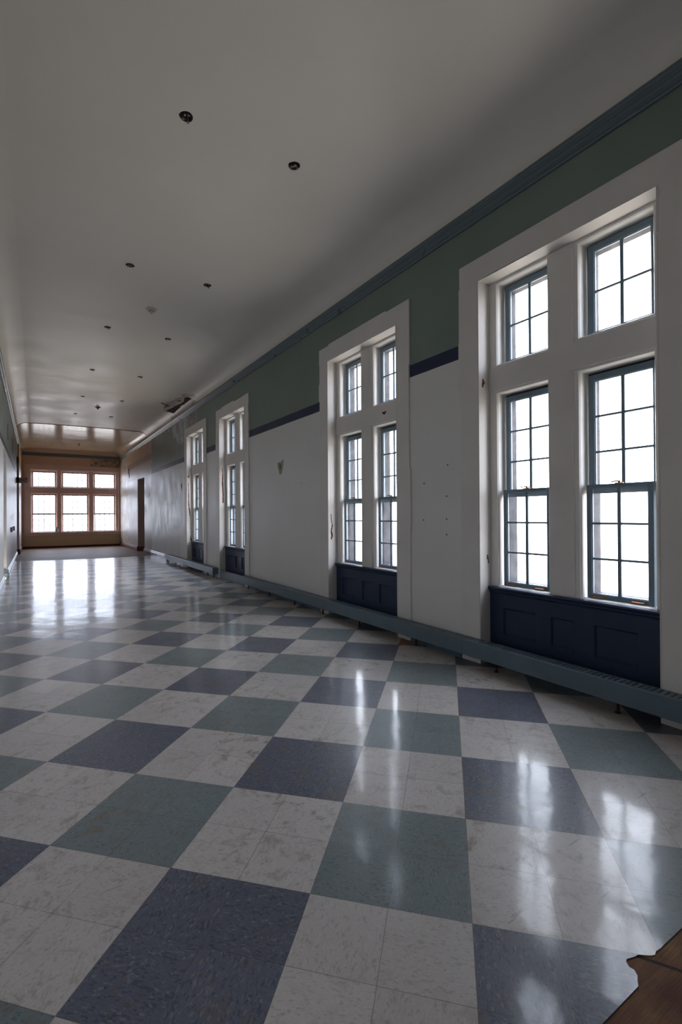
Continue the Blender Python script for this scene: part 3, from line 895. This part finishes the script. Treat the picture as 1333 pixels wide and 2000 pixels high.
# ------------------------------------------------------------------ ceiling: open lamp holes, detectors
def lamp_hole(k, x, y, loop, label, group):
    root = empty('ceiling_lamp_box', (x, y, ZC))
    rr = random.Random(100+k)
    bm = bmesh.new()
    # metal can behind the hole: inner wall and lid
    n = len(loop)
    lo = [bm.verts.new((px-x, py-y, .003)) for px, py in loop]
    mid = [bm.verts.new(((px-x)*.97, (py-y)*.97, .004)) for px, py in loop]
    hi = [bm.verts.new(((px-x)*.90, (py-y)*.90, .075)) for px, py in loop]
    for i in range(n):
        j = (i+1) % n
        bm.faces.new((lo[i], lo[j], mid[j], mid[i])); bm.faces.new((mid[i], mid[j], hi[j], hi[i]))
    bm.faces.new(hi)
    finish('box_shell', bm, M['can'], root, recalc=False)
    bm = bmesh.new()
    # bent strap and conduit stub
    a = rr.random()*6
    dx, dy = math.cos(a), math.sin(a)
    w = .014
    for s in (-1, 1):
        px, py = dx*.024*s, dy*.024*s
        path_tube(bm, [(px, py, .072), (px*1.1, py*1.1, .02), (px*1.45, py*1.45, -.022 if s > 0 else -.008), (px*1.1, py*1.1, -.030 if s > 0 else -.012)], .008, 6)
    tube(bm, (-dy*.02, dx*.02, .07), (-dy*.026, dx*.026, -.016), .013, 10)
    box(bm, dy*.022-.014, dy*.022+.014, -dx*.022-.010, -dx*.022+.010, .004, .07, .003)
    finish('bracket', bm, M['steel'], root)
    bm = bmesh.new()
    p = [Vector((rr.uniform(-.02, .02), rr.uniform(-.02, .02), .07))]
    for _ in range(5): p.append(p[-1]+Vector((rr.uniform(-.014, .014), rr.uniform(-.014, .014), -.018)))
    path_tube(bm, p, .0028, 6)
    p = [Vector((rr.uniform(-.02, .02), rr.uniform(-.02, .02), .07))]
    for _ in range(4): p.append(p[-1]+Vector((rr.uniform(-.016, .016), rr.uniform(-.016, .016), -.018)))
    path_tube(bm, p, .0028, 6)
    finish('wire', bm, M['redwire'] if k in (0, 1, 2) else M['black'], root)
    tag(root, label, 'ceiling box', group)
rank = ['nearest', 'second', 'third', 'fourth', 'fifth', 'sixth and farthest']
for k, (x, y) in enumerate(HOLES_A):
    lamp_hole(k, x, y, LOOPS[k], 'dark round ceiling lamp hole with wires, %s in the left-hand row' % rank[k], 'open lamp holes in the ceiling')
for k, (x, y) in enumerate(HOLES_B):
    r_ = rank[k] if k < 4 else 'fifth and farthest'
    lamp_hole(20+k, x, y, LOOPS[6+k], 'dark round ceiling lamp hole, %s in the right-hand row' % r_, 'open lamp holes in the ceiling')

def detector(x, y, z, label, r=.082, chrome=False):
    root = empty('smoke_detector', (x, y, z))
    bm = bmesh.new()
    lathe(bm, [(0, 0), (r, 0), (r, -.008), (r*.93, -.018), (r*.70, -.026), (r*.55, -.028), (r*.50, -.026), (0, -.026)], 0, 0)
    finish('base', bm, M['steel'] if chrome else M['plastic'], root, True)
    bm = bmesh.new()
    lathe(bm, [(r*.45, -.026), (r*.43, -.040), (r*.34, -.050), (r*.30, -.058), (r*.16, -.072), (0, -.074)], 0, 0)
    h = finish('sensor_head', bm, M['steel'] if chrome else M['plastic'], root, True)
    bm = bmesh.new()
    for i in range(12):
        t = 2*PI*i/12
        box(bm, r*.445*math.cos(t)-.004, r*.445*math.cos(t)+.004, r*.445*math.sin(t)-.004, r*.445*math.sin(t)+.004, -.038, -.030)
    finish('slot', bm, M['black'], h)
    tag(root, label, 'smoke detector')
detector(1.577, 7.917, ZC, 'cream round smoke detector with cone sensor between the second and third lamp holes')
detector(1.601, 15.81, ZC, 'shiny round smoke detector on the far ceiling just before the glossy cream section', .075, True)
bm = bmesh.new()
lathe(bm, [(.040, 0), (.066, 0), (.066, -.006), (.054, -.012), (.042, -.008), (.040, 0)], 2.128, 17.129)
o = finish('ceiling_ring', bm, M['plastic'], None, True); o.location.z = ZC
for v in o.data.vertices: pass
tag(o, 'white trim ring on the ceiling at the far end of the right-hand lamp row', 'ceiling ring')
bm = bmesh.new()
lathe(bm, [(0, 0), (.05, 0), (.045, -.02), (.02, -.03), (.02, -.08), (.035, -.09), (0, -.10)], 1.666, 24.04, 14)
o = finish('sprinkler_head', bm, M['steel'], None, True); o.location.z = ZC-LZ
tag(o, 'small metal sprinkler hanging from the glossy cream ceiling near the end window', 'sprinkler')

# ------------------------------------------------------------------ storm of water damage in the right cove
def cove_patch(name, pts, mat, dz, thick, label, cat):
    bm = bmesh.new()
    c = Vector((sum(p[0] for p in pts)/len(pts), sum(p[1] for p in pts)/len(pts)))
    lo = [bm.verts.new((x, y, ceil_z(x)-dz)) for x, y in pts]
    f = bm.faces.new(lo)
    bmesh.ops.triangulate(bm, faces=[f])
    for _ in range(3): bmesh.ops.subdivide_edges(bm, edges=bm.edges[:], cuts=1, use_grid_fill=True)
    for v in bm.verts: v.co.z = ceil_z(v.co.x)-dz
    r = bmesh.ops.extrude_face_region(bm, geom=bm.faces[:])
    for v in [v for v in r['geom'] if isinstance(v, bmesh.types.BMVert)]: v.co.z += thick
    return tag(finish(name, bm, mat), label, cat)
hole1 = [(3.45, 15.262), (3.508, 14.629), (3.53, 14.24), (3.55, 13.994), (3.565, 13.809), (3.56, 13.566), (3.54, 13.354), (3.50, 13.282), (3.53, 13.116), (3.62, 13.007), (3.62, 13.235), (3.618, 13.503), (3.622, 13.804), (3.60, 14.05), (3.623, 14.191), (3.629, 14.573), (3.64, 15.108), (3.565, 15.207)]
cove_patch('plaster_hole', hole1, M['lath'], .006, .005, 'large ragged brown plaster hole in the ceiling above the farthest side window', 'plaster damage')
hole2 = [(3.085, 14.305), (3.136, 14.247), (3.231, 14.383), (3.355, 14.449), (3.423, 14.55), (3.381, 14.657), (3.339, 14.865), (3.278, 14.842), (3.301, 14.596), (3.209, 14.48)]
cove_patch('peeled_plaster', hole2, M['rubble'], .004, .003, 'thin brown tongue of peeled ceiling paint to the left of the big plaster hole', 'plaster damage')
hole3 = [(3.413, 13.741), (3.467, 13.661), (3.524, 13.594), (3.508, 13.737), (3.465, 13.822)]
cove_patch('peeled_plaster', hole3, M['rubble'], .004, .003, 'small brown flake scar on the ceiling beside the upper edge of the big plaster hole', 'plaster damage')

# ------------------------------------------------------------------ bare streaks on window jambs
def streak(y_plane, x_c, prof, label, seed, name='paint_scar', mat='rust', sgn=-1):
    """prof = [(z, offset, halfwidth)...] on a jamb face of constant y"""
    rr = random.Random(seed)
    L, R = [], []
    for (z0, o0, w0), (z1, o1, w1) in zip(prof, prof[1:]):
        n = max(2, int(abs(z1-z0)/.02))
        for i in range(n):
            t = i/n; z = z0+(z1-z0)*t
            o = o0+(o1-o0)*t; w = w0+(w1-w0)*t
            L.append((x_c+o-w*rr.uniform(.55, 1.25), z)); R.append((x_c+o+w*rr.uniform(.55, 1.25), z))
    z, o, w = prof[-1]; L.append((x_c+o-w*.4, z)); R.append((x_c+o+w*.4, z))
    bm = bmesh.new()
    yj = y_plane
    prism(bm, L+R[::-1], lambda x, z: (x, yj-.0002, z), lambda x, z: (x, yj-.0022, z))
    return tag(finish(name, bm, M[mat]), label, 'paint scar')
yj = [c+HALF-.004 for c in WIN_C]
streak(yj[0], 3.80, [(2.835, 0, .006), (2.80, .01, .02), (2.77, -.004, .017), (2.745, -.002, .007)], 'small brown chip on the white jamb beside the transom of the nearest window', 1)
streak(yj[0], 3.855, [(1.075, -.006, .008), (1.04, -.004, .012), (1.02, .005, .005), (1.0, .006, .009), (.99, .004, .004)], 'tiny brown chip low on the white jamb of the nearest window', 2)
streak(yj[1], 3.80, [(1.50, -.012, .006), (1.42, -.008, .007), (1.36, .006, .005), (1.33, .012, .009), (1.25, -.006, .012), (1.17, .004, .015), (1.13, -.006, .012), (1.11, .0, .006)], 'rust-brown drip-shaped scar on the white jamb of the second window', 3)
streak(yj[2], 3.825, [(2.63, -.01, .006), (2.50, 0, .010), (2.30, -.006, .016), (2.15, .0, .020), (1.98, .006, .016), (1.84, .0, .018), (1.79, .0, .008)], 'long vertical brown scar on the white jamb of the third window', 4)
streak(yj[3], 3.795, [(2.45, -.01, .007), (2.2, -.006, .010), (1.95, -.004, .013), (1.75, .006, .018), (1.6, .025, .018), (1.4, .045, .006), (1.1, .055, .006), (.92, .06, .007), (.85, .05, .016), (.80, .06, .024), (.77, .06, .014)], 'very long thin brown scar running down the jamb of the farthest side window', 5)
streak(yj[3], 3.79, [(2.66, 0, .012), (2.64, 0, .020), (2.60, 0, .010)], 'short brown chip above the long scar on the farthest side window jamb', 6)
bm = bmesh.new()
c2 = WIN_C[1]
prism(bm, [(c2-.33, 2.835), (c2-.36, 2.84), (c2-.375, 2.825), (c2-.40, 2.845), (c2-.42, 2.83), (c2-.39, 2.80), (c2-.37, 2.80), (c2-.345, 2.815)], lambda y, z: (3.8915, y, z), lambda y, z: (3.8900, y, z))
tag(finish('paint_scar', bm, M['rust']), 'small brown chip on the transom of the second window', 'paint scar')

# ------------------------------------------------------------------ small things on the walls
def wall_disc(y, z, r, mat, name, label, cat, group=None, th=.003, sq=1.0):
    bm = bmesh.new()
    n = 12
    rr = random.Random(int(y*1000+z*77))
    prism(bm, [(y+r*rr.uniform(.8, 1.15)*math.cos(2*PI*i/n), z+r*sq*rr.uniform(.8, 1.15)*math.sin(2*PI*i/n)) for i in range(n)], lambda a, b: (XR-.0002, a, b), lambda a, b: (XR-th, a, b))
    return tag(finish(name, bm, mat), label, cat, group)
G1 = 'plugged screw holes between the two nearest windows'
for y, z, d in ((3.677, 2.013, 'topmost of the four in the right-hand column'), (4.044, 1.837, 'upper one of the pair on the left'), (3.696, 1.679, 'second from the top in the right-hand column'), (4.06, 1.42, 'lower one of the pair on the left'), (3.698, 1.43, 'third from the top in the right-hand column'), (3.700, 1.265, 'lowest in the right-hand column')):
    wall_disc(y, z, .010, M['plug'], 'plugged_hole', 'ochre screw hole between the two nearest windows, '+d, 'wall plug', G1)
# torn plaster triangle with a slot, on the long blank wall
root = empty('wall_outlet_scar', (XR, 7.79, 2.36))
bm = bmesh.new()
prism(bm, [(.115, .085), (.06, .09), (0, .085), (-.13, .13), (-.135, .10), (-.09, -.06), (-.05, -.13), (.03, -.135), (.05, -.10), (.10, .0)], lambda a, b: (-.0003, a, b), lambda a, b: (-.0025, a, b))
finish('bare_patch', bm, M['tan'], root)
bm = bmesh.new()
prism(bm, [(.014, .045), (-.004, .05), (-.016, .045), (-.018, -.03), (-.006, -.042), (.010, -.040), (.018, -.02)], lambda a, b: (-.0026, a, b), lambda a, b: (-.0040, a, b))
finish('slot_hole', bm, M['black'], root)
tag(root, 'tan torn-plaster triangle with a dark slot on the blank white wall', 'wall scar')
for y, z, w, h, lab in ((14.62, 2.37, .16, .20, 'torn plaster scar with dark centre on the damp wall past the farthest side window'), (19.38, 2.31, .12, .16, 'small dark triangular scar on the wall beside the far doorway')):
    root = empty('wall_outlet_scar', (XR, y, z))
    bm = bmesh.new()
    prism(bm, [(w*.5, h*.4), (0, h*.62), (-w*.5, h*.45), (-w*.3, -h*.1), (0, -h*.7), (w*.3, -h*.1)], lambda a, b: (-.0003, a, b), lambda a, b: (-.0025, a, b))
    finish('bare_patch', bm, M['tan'], root)
    bm = bmesh.new()
    prism(bm, [(w*.25, h*.2), (-w*.25, h*.25), (-w*.1, -h*.2), (0, -h*.4), (w*.12, -h*.2)], lambda a, b: (-.0026, a, b), lambda a, b: (-.0040, a, b))
    finish('slot_hole', bm, M['black'], root)
    tag(root, lab, 'wall scar')
for i in range(6):
    y = 15.0+i*.36
    wall_disc(y, 1.90-.004*i, .012, M['black'], 'anchor_hole', 'tiny dark anchor hole in the level row on the damp wall', 'anchor hole', 'row of anchor holes on the damp wall')
for y, z in ((7.0, 2.02), (6.7, 1.93)):
    wall_disc(y, z, .007, M['black'], 'anchor_hole', 'tiny dark hole low to the right of the tan plaster triangle', 'anchor hole', 'two tiny holes beside the plaster triangle')
# thermostat plate near the far corner
bm = bmesh.new(); box(bm, XR-.03, XR-.0005, 24.05, 24.23, 3.31, 3.74, .004)
tag(finish('wall_plate', bm, M['cornice']), 'narrow blue-grey plate high on the beige right wall by the peeling corner', 'wall plate')
# electrical boxes on the left wall
for y, d in ((16.45, 'nearer the camera'), (18.05, 'farther along, just beyond its twin')):
    root = empty('switch_box', (XL, y, 1.13))
    bm = bmesh.new(); box(bm, .0005, .055, -.05, .05, -.07, .07, .004); finish('box_body', bm, M['steel'], root)
    bm = bmesh.new(); box(bm, .055, .059, -.045, .045, -.062, .062, .001); finish('cover_plate', bm, M['cornice'], root)
    tag(root, 'small dark electrical box on the left white wall, '+d, 'switch box', 'electrical boxes on the left wall')
for y, z0, z1, d in ((15.0, 3.50, 3.92, 'the nearer of two'), (17.98, 3.50, 3.95, 'the farther of two')):
    bm = bmesh.new(); box(bm, XL+.0005, XL+.008, y-.10, y+.10, z0, z1, .002)
    tag(finish('vent_plate', bm, M['slit']), 'thin upright green plate on the left green frieze, %s' % d, 'vent plate', 'green plates on the left frieze')
# debris box high in the pier
root = empty('hanging_junction_box', (-.60, 22.93, 3.55))
bm = bmesh.new(); box(bm, -.07, .012, -.05, .018, .10, .36, .006); finish('box_body', bm, M['black'], root)
bm = bmesh.new()
path_tube(bm, [(-.04, -.01, .10), (-.02, -.02, .0), (-.045, -.015, -.08)], .012, 6)
path_tube(bm, [(-.01, -.01, .10), (-.005, -.02, .05), (.0, -.02, -.02)], .009, 6)
finish('wire', bm, M['black'], root)
tag(root, 'dark torn junction box with dangling wires high on the beige pier beyond the left wall', 'junction box')

# ------------------------------------------------------------------ exit sign on the left wall
root = empty('exit_sign', (XL, 21.6, 2.885))
bm = bmesh.new(); box(bm, .0005, .085, -.05, .05, -.105, .115, .004); finish('mounting_bracket', bm, M['black'], root)
bm = bmesh.new(); box(bm, .085, .375, -.022, .022, -.105, .105, .004)
fc = finish('housing', bm, M['sign_face'], root)
cu = bpy.data.curves.new('letters', 'FONT')
cu.body = 'EXIT'; cu.size = .195; cu.extrude = .0015; cu.align_x = 'CENTER'; cu.align_y = 'CENTER'; cu.offset = .004
to = bpy.data.objects.new('letters_tmp', cu); COL.objects.link(to)
dg = bpy.context.evaluated_depsgraph_get()
me = bpy.data.meshes.new_from_object(to.evaluated_get(dg))
bpy.data.objects.remove(to)
me.materials.clear(); me.materials.append(M['sign_red'])
lo = bpy.data.objects.new('letters', me); COL.objects.link(lo); lo.parent = root
xs_ = [v.co.x for v in me.vertices]; sc_x = .215/(max(xs_)-min(xs_))
lo.scale = (sc_x, 1, 1)
lo.rotation_euler = (PI/2, 0, 0); lo.location = (.245, -.0240, 0); lo['label'] = 'red letters EXIT'
bm = bmesh.new()
prism(bm, [(.094, 0), (.118, .045), (.125, .035), (.107, 0), (.125, -.035), (.118, -.045)], lambda a, b: (a, -.0225, b), lambda a, b: (a, -.0245, b))
finish('arrow', bm, M['sign_red'], root)
tag(root, 'red and grey EXIT sign sticking out from the end of the left wall', 'exit sign')

# ------------------------------------------------------------------ jug on the far sill
bm = bmesh.new()
lathe(bm, [(0, 0), (.075, 0), (.080, .01), (.080, .14), (.065, .18), (.028, .205), (.026, .225), (.032, .226), (.032, .25), (0, .25)], 0, 0, 20)
o = finish('plastic_jug', bm, M['jug'], None, True); o.location = (.89, YF+.055, .745)
tag(o, 'small pale jug standing on the sill of the end window between the first two lights', 'jug')

print('objects', len(bpy.data.objects))
